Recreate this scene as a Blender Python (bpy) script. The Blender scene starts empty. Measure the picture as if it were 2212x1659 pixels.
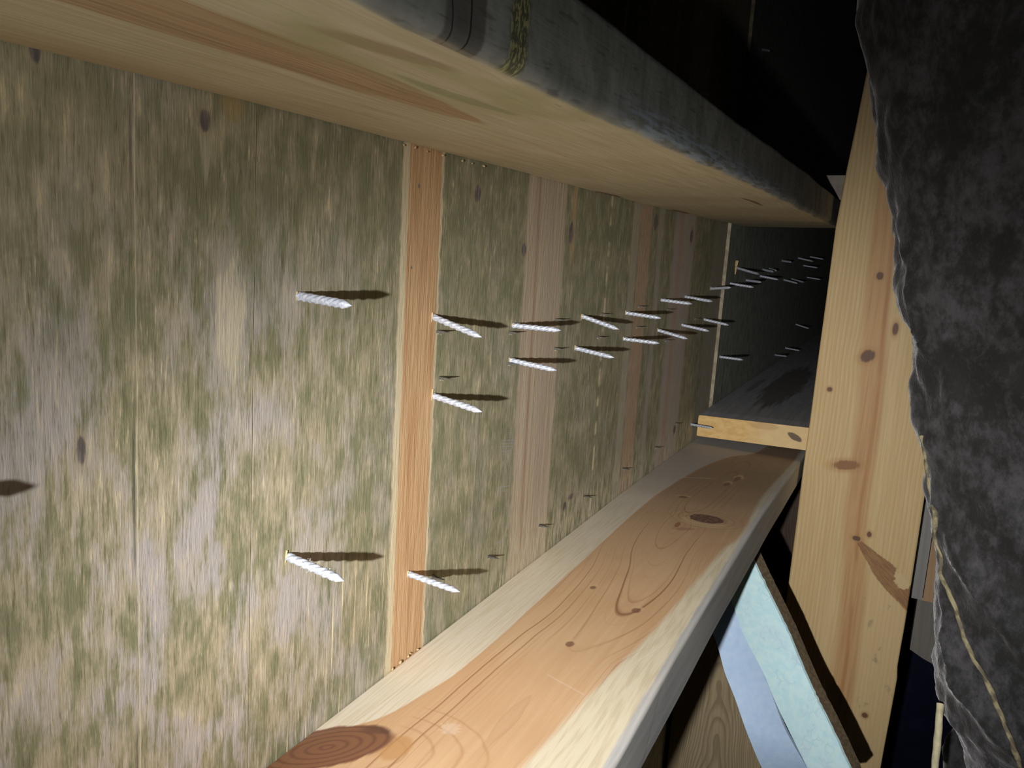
import bpy, bmesh, math, random
from mathutils import Vector, Matrix, noise
from mathutils.bvhtree import BVHTree

random.seed(7)
SC = bpy.context.scene
COL = SC.collection

# ---------------------------------------------------------------- camera
CAM_POS = Vector((0.24159, 0.0, 0.0))
RIGHT = Vector((0.900563, 0.429862, 0.064849))
DOWN = Vector((0.130155, -0.124279, -0.983674))
FWD = Vector((-0.414784, 0.894301, -0.16787))
F_PX = 1826.8
cd = bpy.data.cameras.new('camera')
cd.sensor_width = 36.0
cd.lens = F_PX / 2212 * 36
cd.clip_start = 0.01
cam = bpy.data.objects.new('camera', cd)
COL.objects.link(cam)
m = Matrix((RIGHT, -DOWN, -FWD)).transposed().to_4x4()
m.translation = CAM_POS
cam.matrix_world = m
SC.camera = cam

# ---------------------------------------------------------------- world, torch, exposure
w = bpy.data.worlds.new('world')
SC.world = w
w.use_nodes = True
w.node_tree.nodes['Background'].inputs[0].default_value = (0.55, 0.6, 0.7, 1)
w.node_tree.nodes['Background'].inputs[1].default_value = 0.004
SC.view_settings.view_transform = 'Standard'
SC.view_settings.look = 'None'
SC.view_settings.gamma = 1
SC.view_settings.use_curve_mapping = False
SC.view_settings.exposure = 0.0

TORCH_POS = Vector((0.2087, -0.1532, -0.0311))
TORCH_AIM = Vector((0.0125, 1.09, -0.345))
ld = bpy.data.lights.new('torch', 'SPOT')
ld.energy = 34.0
ld.color = (1.0, 0.985, 0.965)
ld.spot_size = math.radians(165)
ld.spot_blend = 0.5
ld.shadow_soft_size = 0.0045
ld.use_nodes = True
lt = ld.node_tree
em = lt.nodes['Emission']
tc = lt.nodes.new('ShaderNodeTexCoord')
vn = lt.nodes.new('ShaderNodeVectorMath'); vn.operation = 'NORMALIZE'
lt.links.new(tc.outputs['Normal'], vn.inputs[0])
sx = lt.nodes.new('ShaderNodeSeparateXYZ'); lt.links.new(vn.outputs[0], sx.inputs[0])


def lmath(op, a, b=None):
    n = lt.nodes.new('ShaderNodeMath'); n.operation = op
    for i, v in enumerate((a, b)):
        if v is None:
            continue
        if isinstance(v, (int, float)):
            n.inputs[i].default_value = v
        else:
            lt.links.new(v, n.inputs[i])
    return n.outputs[0]


def gauss(theta, sig):
    q = lmath('DIVIDE', theta, sig)
    return lmath('EXPONENT', lmath('MULTIPLY', lmath('MULTIPLY', q, q), -1.0))


cosang = lmath('ABSOLUTE', sx.outputs[2])
th = lmath('ARCCOSINE', lmath('MINIMUM', cosang, 0.99999))
q4 = lmath('POWER', lmath('DIVIDE', th, math.radians(19.5)), 4.0)
prof = lmath('ADD', lmath('EXPONENT', lmath('MULTIPLY', q4, -1.0)), lmath('MULTIPLY', gauss(th, math.radians(45)), 0.13))
lt.links.new(prof, em.inputs['Strength'])      # beam profile of the torch: hot spot and spill
torch = bpy.data.objects.new('torch', ld)
COL.objects.link(torch)
torch.location = TORCH_POS
torch.rotation_euler = (TORCH_AIM - TORCH_POS).to_track_quat('-Z', 'Y').to_euler()


# ---------------------------------------------------------------- node expressions
class MatB:
    def __init__(s, name, origin=(0, 0, 0)):
        s.m = bpy.data.materials.new(name); s.m.use_nodes = True
        s.t = s.m.node_tree
        s.bsdf = s.t.nodes['Principled BSDF']
        tc = s.t.nodes.new('ShaderNodeTexCoord')
        a = s.t.nodes.new('ShaderNodeVectorMath'); a.operation = 'ADD'
        s.t.links.new(tc.outputs['Object'], a.inputs[0]); a.inputs[1].default_value = origin
        sp = s.t.nodes.new('ShaderNodeSeparateXYZ'); s.t.links.new(a.outputs[0], sp.inputs[0])
        s.x, s.y, s.z = [X(s, sp.outputs[i]) for i in range(3)]
        s.P = a.outputs[0]

    def put(s, node, i, v):
        if isinstance(v, X):
            s.t.links.new(v.s, node.inputs[i])
        else:
            node.inputs[i].default_value = v

    def math(s, op, *a, clamp=False):
        n = s.t.nodes.new('ShaderNodeMath'); n.operation = op; n.use_clamp = clamp
        for i, v in enumerate(a):
            s.put(n, i, v)
        return X(s, n.outputs[0])

    def noise(s, a, b, c=0.0, detail=2.0, rough=0.55, dist=0.0):
        v = s.t.nodes.new('ShaderNodeCombineXYZ')
        for i, q in enumerate((a, b, c)):
            s.put(v, i, q)
        n = s.t.nodes.new('ShaderNodeTexNoise')
        n.inputs['Scale'].default_value = 1.0
        n.inputs['Detail'].default_value = detail
        n.inputs['Roughness'].default_value = rough
        n.inputs['Distortion'].default_value = dist
        s.t.links.new(v.outputs[0], n.inputs['Vector'])
        return X(s, n.outputs[0])

    def step(s, v, lo, hi):
        n = s.t.nodes.new('ShaderNodeMapRange'); n.interpolation_type = 'SMOOTHSTEP'
        s.put(n, 0, v); s.put(n, 1, lo); s.put(n, 2, hi)
        if not isinstance(lo, X) and not isinstance(hi, X) and lo > hi:
            n.inputs[1].default_value = hi; n.inputs[2].default_value = lo
            n.inputs[3].default_value = 1.0; n.inputs[4].default_value = 0.0
        return X(s, n.outputs[0])

    def band(s, v, c, hw, soft):
        """1 where |v-c|<hw with a soft edge"""
        d = (v - c).abs()
        return s.math('SUBTRACT', 1.0, s.step(d - hw, -soft, soft))

    def curve(s, v, pts):
        lo, hi = pts[0][0], pts[-1][0]
        ys = [p[1] for p in pts]; a, b = min(ys), max(ys) + 1e-9
        n = s.t.nodes.new('ShaderNodeFloatCurve')
        c = n.mapping.curves[0]
        c.points[0].location = (0, (ys[0] - a) / (b - a))
        c.points[1].location = (1, (ys[-1] - a) / (b - a))
        for p in pts[1:-1]:
            c.points.new((p[0] - lo) / (hi - lo), (p[1] - a) / (b - a))
        n.mapping.update()
        s.put(n, 1, s.math('MULTIPLY', v - lo, 1 / (hi - lo), clamp=True))
        return X(s, n.outputs[0]) * (b - a) + a

    def mix(s, c1, c2, f):
        n = s.t.nodes.new('ShaderNodeMix'); n.data_type = 'RGBA'
        s.put(n, 0, f)
        for i, c in ((6, c1), (7, c2)):
            if isinstance(c, X):
                s.t.links.new(c.s, n.inputs[i])
            else:
                n.inputs[i].default_value = (*c, 1)
        return X(s, n.outputs[2])

    def mul(s, c, f):
        n = s.t.nodes.new('ShaderNodeVectorMath'); n.operation = 'SCALE'
        s.t.links.new(c.s, n.inputs[0]); s.put(n, 3, f)
        return X(s, n.outputs[0])

    def ell(s, u, v, cu, cv, ru, rv, ang=0.0):
        """normalised distance from an ellipse centre (1 on its rim)"""
        du, dv = u - cu, v - cv
        if ang:
            c, sn = math.cos(ang), math.sin(ang)
            du, dv = du * c + dv * sn, dv * c - du * sn
        return ((du * (1 / ru)) * (du * (1 / ru)) + (dv * (1 / rv)) * (dv * (1 / rv))).sqrt()

    def out(s, col, rough=0.6, bump=None, bstr=0.3, bdist=0.001, spec=0.3, **kw):
        s.t.links.new(col.s, s.bsdf.inputs['Base Color'])
        s.put(s.bsdf, 'Roughness', rough)
        s.bsdf.inputs['Specular IOR Level'].default_value = spec
        for k, v in kw.items():
            s.bsdf.inputs[k.replace('_', ' ')].default_value = v
        if bump is not None:
            b = s.t.nodes.new('ShaderNodeBump')
            b.inputs['Strength'].default_value = bstr; b.inputs['Distance'].default_value = bdist
            s.t.links.new(bump.s, b.inputs['Height'])
            s.t.links.new(b.outputs[0], s.bsdf.inputs['Normal'])
        return s.m


class X:
    def __init__(s, b, sock): s.b, s.s = b, sock
    def __add__(s, o): return s.b.math('ADD', s, o)
    __radd__ = __add__
    def __sub__(s, o): return s.b.math('SUBTRACT', s, o)
    def __rsub__(s, o): return s.b.math('SUBTRACT', o, s)
    def __mul__(s, o): return s.b.math('MULTIPLY', s, o)
    __rmul__ = __mul__
    def __truediv__(s, o): return s.b.math('DIVIDE', s, o)
    def abs(s): return s.b.math('ABSOLUTE', s)
    def sqrt(s): return s.b.math('SQRT', s)
    def exp(s): return s.b.math('EXPONENT', s)
    def frac(s): return s.b.math('FRACT', s)
    def min(s, o): return s.b.math('MINIMUM', s, o)
    def max(s, o): return s.b.math('MAXIMUM', s, o)
    def inv(s): return s.b.math('SUBTRACT', 1.0, s, clamp=True)


# ---------------------------------------------------------------- mesh helpers
def interp(pts, t):
    if t <= pts[0][0]:
        return pts[0][1]
    for (a, va), (b, vb) in zip(pts, pts[1:]):
        if t <= b:
            k = (t - a) / (b - a)
            return va + (vb - va) * k
    return pts[-1][1]


def tag(o, label=None, cat=None, group=None, kind=None):
    if label: o['label'] = label
    if cat: o['category'] = cat
    if group: o['group'] = group
    if kind: o['kind'] = kind
    return o


def link(name, bm, mat, origin=(0, 0, 0), parent=None, smooth=False):
    """bm is in world metres; the object's origin is put at `origin`"""
    org = Vector(origin)
    bmesh.ops.recalc_face_normals(bm, faces=bm.faces)
    for v in bm.verts:
        v.co -= org
    me = bpy.data.meshes.new(name)
    bm.to_mesh(me); bm.free()
    if smooth:
        for p in me.polygons: p.use_smooth = True
    me.materials.append(mat)
    o = bpy.data.objects.new(name, me)
    COL.objects.link(o)
    if parent is None:
        o.location = org
    else:
        o.parent = parent
        o.location = org - parent.location
    return o


def empty(name, loc, **kw):
    o = bpy.data.objects.new(name, None)
    o.empty_display_size = 0.01
    COL.objects.link(o); o.location = loc
    return tag(o, **kw)


def box(bm, a, b):
    r = bmesh.ops.create_cube(bm, size=1)
    a, b = Vector(a), Vector(b)
    for v in r['verts']:
        v.co = Vector([(a[i] + b[i]) / 2 + v.co[i] * (b[i] - a[i]) for i in range(3)])


def round_rect(c, rad, n=4):
    """c: four 2-D corners counter-clockwise; rad: four radii -> closed loop of points"""
    out = []
    for i in range(4):
        p0, p, p1 = Vector(c[i - 1]), Vector(c[i]), Vector(c[(i + 1) % 4])
        a = p + (p0 - p).normalized() * rad[i]
        b = p + (p1 - p).normalized() * rad[i]
        for k in range(n + 1):
            t = k / n
            out.append(a * (1 - t) ** 2 + p * 2 * t * (1 - t) + b * t ** 2)
    return out


def loft(loops, bm=None, cap=True):
    bm = bm or bmesh.new()
    rings = [[bm.verts.new(p) for p in lp] for lp in loops]
    n = len(rings[0])
    for a, b in zip(rings, rings[1:]):
        for i in range(n):
            bm.faces.new((a[i], a[(i + 1) % n], b[(i + 1) % n], b[i]))
    if cap:
        bm.faces.new(rings[0][::-1]); bm.faces.new(rings[-1])
    return bm


def nz(p, s=1.0):
    return noise.noise(Vector(p) * s)


def hit(bvh, px, py):
    """where the sight line of a photo pixel meets a surface already built"""
    d = (RIGHT * ((px - 1106) / F_PX) + DOWN * ((py - 829.5) / F_PX) + FWD).normalized()
    return bvh.ray_cast(CAM_POS, d)


# ================================================================= MATERIALS
def mat_sheet(name, near=True):
    b = MatB(name); y, z = b.y, b.z
    warp = (b.noise(y * 3, z * 5, detail=1) - 0.5) * 0.006
    yy = y + warp
    fib = b.noise(y * 900, z * 85, detail=3, rough=0.6)
    fib2 = b.noise(y * 330, z * 48, 3.0, detail=4, rough=0.65)
    mid = b.noise(y * 95, z * 42, 7.0, detail=4, rough=0.65)
    blot = b.noise(y * 22, z * 14, 1.0, detail=3, dist=0.6)
    blot2 = b.noise(y * 30, z * 20, 9.0, detail=2, dist=0.4)
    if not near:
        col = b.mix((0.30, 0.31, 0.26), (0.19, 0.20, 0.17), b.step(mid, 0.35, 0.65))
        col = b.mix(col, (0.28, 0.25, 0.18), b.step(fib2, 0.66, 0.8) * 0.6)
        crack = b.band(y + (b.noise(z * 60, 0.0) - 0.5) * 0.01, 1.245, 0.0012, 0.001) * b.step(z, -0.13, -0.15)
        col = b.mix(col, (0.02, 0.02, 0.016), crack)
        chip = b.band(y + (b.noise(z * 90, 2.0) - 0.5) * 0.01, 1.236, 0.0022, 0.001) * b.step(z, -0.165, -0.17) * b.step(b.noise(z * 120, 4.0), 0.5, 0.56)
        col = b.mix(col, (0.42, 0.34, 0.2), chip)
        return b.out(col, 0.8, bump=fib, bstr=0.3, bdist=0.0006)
    # weathered greenish face veneer
    col = b.mix((0.222, 0.220, 0.128), (0.335, 0.302, 0.190), b.step(mid, 0.40, 0.66))
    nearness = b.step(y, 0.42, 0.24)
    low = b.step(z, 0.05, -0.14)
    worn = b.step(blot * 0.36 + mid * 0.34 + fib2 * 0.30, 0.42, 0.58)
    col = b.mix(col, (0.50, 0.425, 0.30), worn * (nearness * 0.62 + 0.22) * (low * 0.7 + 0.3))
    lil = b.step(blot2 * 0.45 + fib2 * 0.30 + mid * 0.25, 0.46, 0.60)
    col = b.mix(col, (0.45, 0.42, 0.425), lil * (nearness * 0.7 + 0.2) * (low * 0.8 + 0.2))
    yel = b.step(fib2 * 0.6 + mid * 0.4, 0.55, 0.66)
    col = b.mix(col, (0.64, 0.54, 0.31), yel * b.step(blot, 0.35, 0.6) * 0.65)
    thin = b.step(fib * 0.75 + fib2 * 0.25, 0.555, 0.68)
    col = b.mix(col, (0.70, 0.61, 0.37), thin * b.step(b.noise(y * 40, z * 14, 5.0, detail=3), 0.38, 0.62) * 0.8)
    dk = b.step(fib * 0.7 + fib2 * 0.3, 0.46, 0.34)
    col = b.mix(col, (0.12, 0.125, 0.065), dk * 0.55)
    # brighter yellow splinters low on the sheet
    spl = b.step(b.noise(y * 520, z * 9, 11.0, detail=1), 0.66, 0.72) * b.step(z, -0.15, -0.2) * b.band(y, 0.335, 0.06, 0.02)
    col = b.mix(col, (0.85, 0.73, 0.43), spl)
    # stain patch below the upper rafter
    sp = b.step(b.ell(y, z, 0.254, 0.043, 0.007, 0.009) + (mid - 0.5) * 2.2 + (fib2 - 0.5) * 1.2, 1.1, 0.5)
    col = b.mix(col, (0.42, 0.29, 0.12), sp * 0.6)
    # paler tail under the knot
    tail = b.band(y, 0.2405, (z - 0.008) * 0.16, 0.0006) * b.step(z, 0.008, 0.02) * b.step(z, 0.036, 0.030)
    col = b.mix(col, (0.44, 0.40, 0.27), tail * 0.8)
    pale = b.step(b.ell(y, z, 0.2535, -0.038, 0.010, 0.030) + (fib2 - 0.5) * 2.2 + (blot2 - 0.5), 1.15, 0.55)
    col = b.mix(col, (0.68, 0.60, 0.44), pale * 0.7)
    # veneer joints
    j1 = b.band(y + (b.noise(z * 40, 1.0) - 0.5) * 0.0014, 0.2087, 0.00022, 0.0003)
    j1d = b.band(y + (b.noise(z * 25, 6.0) - 0.5) * 0.0014, 0.2076, 0.0005, 0.0008) * b.step(b.noise(z * 14, 3.0), 0.45, 0.6)
    j2 = b.band(y + (b.noise(z * 30, 8.0) - 0.5) * 0.0010, 0.2664, 0.00018, 0.0003)
    j2d = b.band(y + (b.noise(z * 30, 8.0) - 0.5) * 0.0010, 0.2669, 0.0001, 0.0003)
    col = b.mix(col, (0.13, 0.13, 0.11), j1d * 0.75)
    col = b.mix(col, (0.72, 0.62, 0.42), j1 * 0.6)
    col = b.mix(col, (0.48, 0.40, 0.26), j2 * 0.6)
    col = b.mix(col, (0.09, 0.08, 0.05), j2d * 0.6)
    # orange heartwood strip with pale borders
    ej = (b.noise(z * 120, y * 20, 2.0) - 0.5) * 0.0035
    st = b.band(y + ej * 0.6 + (z + 0.05) * 0.012, 0.3965, 0.0165, 0.0008)
    bd = b.band(y + ej + (z + 0.05) * 0.012, 0.3775, 0.0035, 0.0012)
    bd2 = b.band(y + ej + (z + 0.05) * 0.012, 0.4140, 0.0012, 0.0008)
    gr = b.noise(y * 1100, z * 12, 4.0, detail=3)
    oc = b.mix((0.50, 0.28, 0.135), (0.66, 0.44, 0.24), b.step(gr, 0.36, 0.62))
    oc = b.mix(oc, (0.34, 0.15, 0.06), b.step(b.noise(y * 500, z * 7, 8.0), 0.56, 0.72) * 0.7)
    col = b.mix(col, (0.70, 0.60, 0.40), bd.max(bd2) * 0.85)
    col = b.mix(col, oc, st * 0.93)
    # pinkish strip
    zz = y + (z + 0.1) * 0.03
    st = b.band(zz + ej, 0.5655, 0.0345, 0.003)
    pc = b.mix((0.46, 0.365, 0.265), (0.58, 0.475, 0.345), b.step(b.noise(y * 420, z * 4, 4.0), 0.35, 0.65))
    pc = b.mix(pc, (0.40, 0.26, 0.17), b.band(zz, 0.5505, 0.0022, 0.002) * 0.8)
    pc = b.mix(pc, (0.48, 0.38, 0.3), b.band(zz, 0.575, 0.0042, 0.003) * 0.7)
    col = b.mix(col, pc, st * 0.85)
    col = b.mix(col, (0.52, 0.36, 0.19), b.band(y, 0.6135, 0.004, 0.002) * b.step(z, -0.03, 0.0) * 0.7)
    col = b.mix(col, (0.75, 0.65, 0.42), b.band(zz, 0.703, 0.0022, 0.0014) * b.step(b.noise(z * 45, 2.0), 0.46, 0.54) * 0.8)
    # red-brown strip, paler beside it
    col = b.mix(col, (0.46, 0.41, 0.31), b.band(zz, 0.776, 0.010, 0.003) * 0.7)
    col = b.mix(col, (0.52, 0.35, 0.235), b.band(zz, 0.808, 0.019, 0.003) * b.step(fib2, 0.2, 0.5) * 0.75)
    col = b.mix(col, (0.44, 0.39, 0.34), b.band(zz, 0.862, 0.008, 0.004) * 0.6)
    lp = b.band(zz, 0.962, 0.046, 0.008)
    lc = b.mix((0.47, 0.41, 0.37), (0.48, 0.33, 0.27), b.band(zz, 0.945, 0.008, 0.008))
    col = b.mix(col, lc, lp * 0.75)
    col = b.mix(col, (0.38, 0.33, 0.26), b.band(zz, 1.150, 0.035, 0.01) * 0.75)
    col = b.mix(col, (0.72, 0.63, 0.44), b.step(z, -0.19, -0.235) * b.step(y, 0.45, 0.6) * b.step(fib2, 0.4, 0.6) * 0.55)
    col = b.mix(col, (0.16, 0.155, 0.12), b.band(y, 0.4745, 0.0008, 0.0005) * 0.5)
    # knots
    for cy, cz, ry, rz in ((0.240, 0.0355, 0.0028, 0.0042), (0.1862, -0.0781, 0.0018, 0.0052), (0.4545, 0.0256, 0.0042, 0.0058),
                           (0.526, -0.0063, 0.0038, 0.005), (0.610, 0.008, 0.005, 0.009), (0.8363, 0.0265, 0.008, 0.0085),
                           (0.9882, 0.0176, 0.007, 0.008), (0.6419, -0.2175, 0.004, 0.004), (0.655, -0.2125, 0.006, 0.0028),
                           (0.1738, 0.046, 0.0022, 0.004), (0.3888, 0.0245, 0.0012, 0.0013), (0.385, -0.018, 0.0008, 0.0008),
                           (0.998, -0.214, 0.006, 0.0055)):
        e = b.ell(y, z, cy, cz, ry, rz) + (fib2 - 0.5) * 0.9
        ring = b.step(e, 1.7, 1.1)
        col = b.mix(col, (0.36, 0.29, 0.18), ring * 0.5)
        col = b.mix(col, b.mix((0.09, 0.08, 0.085), (0.22, 0.19, 0.19), b.step(fib2, 0.4, 0.62)), b.step(e, 1.1, 0.7) * 0.85)
    # scuffs beside the pinkish strip
    sc = b.band(z * 0.25 + y * 0.9, 0.484, 0.003, 0.002)
    scz = b.step(b.ell(y, z, 0.520, -0.140, 0.012, 0.008), 1.1, 0.9) + b.step(b.ell(y, z, 0.519, -0.172, 0.010, 0.004), 1.1, 0.9) + b.step(b.ell(y, z, 0.516, -0.2135, 0.008, 0.004), 1.1, 0.9)
    col = b.mix(col, (0.33, 0.33, 0.31), scz * b.step(b.noise(y * 160 + z * 900, 1.0), 0.5, 0.56) * 0.8)
    h = fib * 0.6 + fib2 * 0.8 - j1d * 0.8 - j2d * 0.8
    return b.out(col, 0.78, bump=h, bstr=0.45, bdist=0.0009, spec=0.25)


def mat_lower(origin):
    b = MatB('lower_rafter_wood', origin); x, y, z = b.x, b.y, b.z
    wob = b.noise(y * 7, x * 10, 2.0) - 0.5
    fine = b.noise(x * 900, y * 22, z * 900, detail=2)
    fine2 = b.noise(x * 260, y * 10, z * 260, 5.0)
    # knots: distance fields (x across, y along)
    big = b.ell(x, y, 0.0965, 0.7540, 0.0165, 0.0125, -0.25)
    near = b.ell(x, y, 0.0145, 0.305, 0.034, 0.0155, 0.93)
    # growth field
    xc = b.curve(y, [(0.25, 0.078), (0.45, 0.082), (0.55, 0.0925), (0.7, 0.078), (0.9, 0.082), (1.35, 0.09)])
    r = (x - xc) * 11.5
    v = (y - 0.84).max(-0.385)
    bump1 = (big * big * -0.30).exp()
    nearf = (near * near * -0.45).exp()
    F = (r * r + v * v).sqrt() + wob * 0.05 + bump1 * 0.09 - nearf * 0.03
    F2 = F * 15.5
    k = F2.frac()
    line = b.step(k, 0.80, 0.97) * b.step(k, 1.0, 0.975)
    line = line * b.step(b.noise(F * 30, y * 2.0, 4.0, detail=1), 0.38, 0.62)
    line = line * (b.step(y, 0.50, 0.44) * b.step((x - xc).abs(), 0.030, 0.018)).inv()
    k2 = (F * 47.0).frac()
    line2 = b.step(k2, 0.7, 0.98) * b.step(b.noise(F * 60, y * 3.0, 9.0), 0.45, 0.65)
    sap = (0.74, 0.66, 0.53)
    heart = b.mix((0.60, 0.375, 0.205), (0.68, 0.455, 0.265), b.step(fine2 * 0.5 + wob + 0.25, 0.3, 0.7))
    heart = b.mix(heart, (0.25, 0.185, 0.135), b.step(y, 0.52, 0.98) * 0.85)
    heart = b.mix(heart, (0.30, 0.14, 0.065), line * 0.75 + line2 * 0.38)
    # heart boundaries
    hl = b.curve(y, [(0.25, -0.02), (0.285, -0.006), (0.311, 0.006), (0.326, 0.0145), (0.348, 0.0245), (0.372, 0.029), (0.405, 0.0335),
                     (0.55, 0.0345), (0.78, 0.0330), (0.89, 0.0385), (0.97, 0.046), (1.04, 0.060), (1.11, 0.086), (1.35, 0.1)])
    hr = b.curve(y, [(0.25, 0.098), (0.34, 0.1025), (0.46, 0.114), (0.52, 0.120), (0.60, 0.1245), (0.68, 0.1285), (0.735, 0.134), (0.78, 0.1325), (0.88, 0.130), (1.06, 0.1335), (1.35, 0.135)])
    inside = b.step(x - hl + (fine - 0.5) * 0.001, -0.0007, 0.0009) * b.step(hr - x + (fine - 0.5) * 0.003, -0.002, 0.003)
    sapc = b.mix(sap, (0.60, 0.50, 0.33), b.step(fine, 0.40, 0.68) * 0.6)
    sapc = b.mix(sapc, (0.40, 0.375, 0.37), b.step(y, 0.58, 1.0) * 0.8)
    right = b.step(x, 0.09, 0.11)
    sapr = b.mix((0.74, 0.66, 0.49), (0.62, 0.53, 0.37), b.step(b.noise(x * 420, y * 26, 5.0), 0.42, 0.66) * 0.8)
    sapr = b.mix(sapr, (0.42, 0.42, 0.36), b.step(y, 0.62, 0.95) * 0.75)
    sapc = b.mix(sapc, sapr, right)
    edge = b.step(x - hl, 0.004, 0.0) * inside
    heart = b.mix(heart, (0.56, 0.34, 0.19), edge * 0.5)
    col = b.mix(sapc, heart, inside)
    # grey weathered rim
    gx = 0.1355 + (b.noise(y * 30, 3.0) - 0.5) * 0.006
    grey = b.step(x + (fine - 0.5) * 0.002 - gx, -0.001, 0.0014)
    gc = b.mix((0.44, 0.44, 0.44), (0.56, 0.54, 0.51), b.step(fine2, 0.35, 0.65))
    col = b.mix(col, gc, grey * 0.95)
    # the big knot
    halo = b.step(b.ell(x, y, 0.0955, 0.7430, 0.0215, 0.0125, -0.25) + (fine2 - 0.5) * 0.4, 1.15, 0.85)
    col = b.mix(col, (0.62, 0.47, 0.27), halo * 0.55)
    bring = b.band((big * 2.2).frac(), 0.5, 0.12, 0.12) * b.step(big, 2.8, 1.6)
    col = b.mix(col, (0.34, 0.19, 0.09), bring * 0.5)
    kn = b.step(big + (fine2 - 0.5) * 0.25, 1.04, 0.90)
    knc = b.mix((0.125, 0.065, 0.05), (0.22, 0.14, 0.105), b.step(b.noise(x * 300, y * 300, 3.0), 0.45, 0.65))
    col = b.mix(col, knc, kn * 0.96)
    dark = b.step(b.ell(x, y, 0.086, 0.716, 0.010, 0.004, 0.5) + (fine2 - 0.5), 1.2, 0.8)
    col = b.mix(col, (0.30, 0.17, 0.10), dark * 0.5)
    # the near knot with its rings
    nr = b.ell(x, y, 0.032, 0.312, 0.030, 0.022, 0.55)
    rg = b.band((nr * 2.3 + (b.noise(x * 40, y * 40, 2.0) - 0.5) * 0.5).frac(), 0.5, 0.05, 0.08) * b.step(nr, 2.15, 1.9) * b.step(x, 0.028, 0.045)
    col = b.mix(col, (0.36, 0.17, 0.07), rg * inside * 0.4)
    nk = b.step(near + (fine2 - 0.5) * 0.25, 1.06, 0.93)
    nkc = b.mix((0.215, 0.095, 0.048), (0.15, 0.06, 0.035), b.band((near * 5.0).frac(), 0.5, 0.15, 0.15))
    nkc = b.mix(nkc, (0.09, 0.04, 0.03), b.step(b.ell(x, y, 0.030, 0.3325, 0.012, 0.004, 0.6), 1.3, 0.7) * 0.7)
    col = b.mix(col, nkc, nk * 0.96)
    col = b.mix(col, (0.50, 0.26, 0.10), b.step(b.ell(x, y, 0.043, 0.322, 0.007, 0.011), 1.15, 0.8) * nk.inv() * 0.7)
    # pin knots
    for cx, cy, rx, ry in ((0.0601, 0.553, 0.0022, 0.0032), (0.0993, 0.5302, 0.0030, 0.0042), (0.0774, 0.4641, 0.0028, 0.0038),
                           (0.0600, 0.815, 0.0050, 0.0040), (0.092, 0.93, 0.003, 0.012), (0.087, 0.895, 0.003, 0.010)):
        e = b.ell(x, y, cx, cy, rx, ry)
        col = b.mix(col, (0.64, 0.46, 0.26), b.band(e, 1.5, 0.35, 0.2) * b.step(y, cy + 0.001, cy + 0.004) * 0.6)
        col = b.mix(col, (0.22, 0.115, 0.07), b.step(e + (fine2 - 0.5) * 0.5, 1.15, 0.75) * 0.85)
    # resin, scratches
    scr = b.band(x * 0.35 + y, 0.4515 + 0.0, 0.0006, 0.0005) * b.step(x, 0.078, 0.082) * b.step(x, 0.108, 0.104)
    scr2 = b.band(x * -0.5 + y, 0.880, 0.0022, 0.0018) * b.step(x, 0.030, 0.04) * b.step(x, 0.080, 0.06)
    rs = b.step(b.ell(x, y, 0.0575, 0.350, 0.006, 0.006) + (b.noise(x * 500, y * 500, 1.0) - 0.5) * 1.6, 1.0, 0.6)
    col = b.mix(col, (0.80, 0.68, 0.56), (scr * 0.35).max(scr2 * 0.35).max(rs * 0.4) * 0.8)
    h = fine * 0.7 + line * -0.4 + kn * 0.9
    # the side of the board is grey all the way down
    return b.out(col, b.step(fine, 0.2, 0.8) * 0.15 + 0.48, bump=h, bstr=0.25, bdist=0.0006, spec=0.35)


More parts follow.
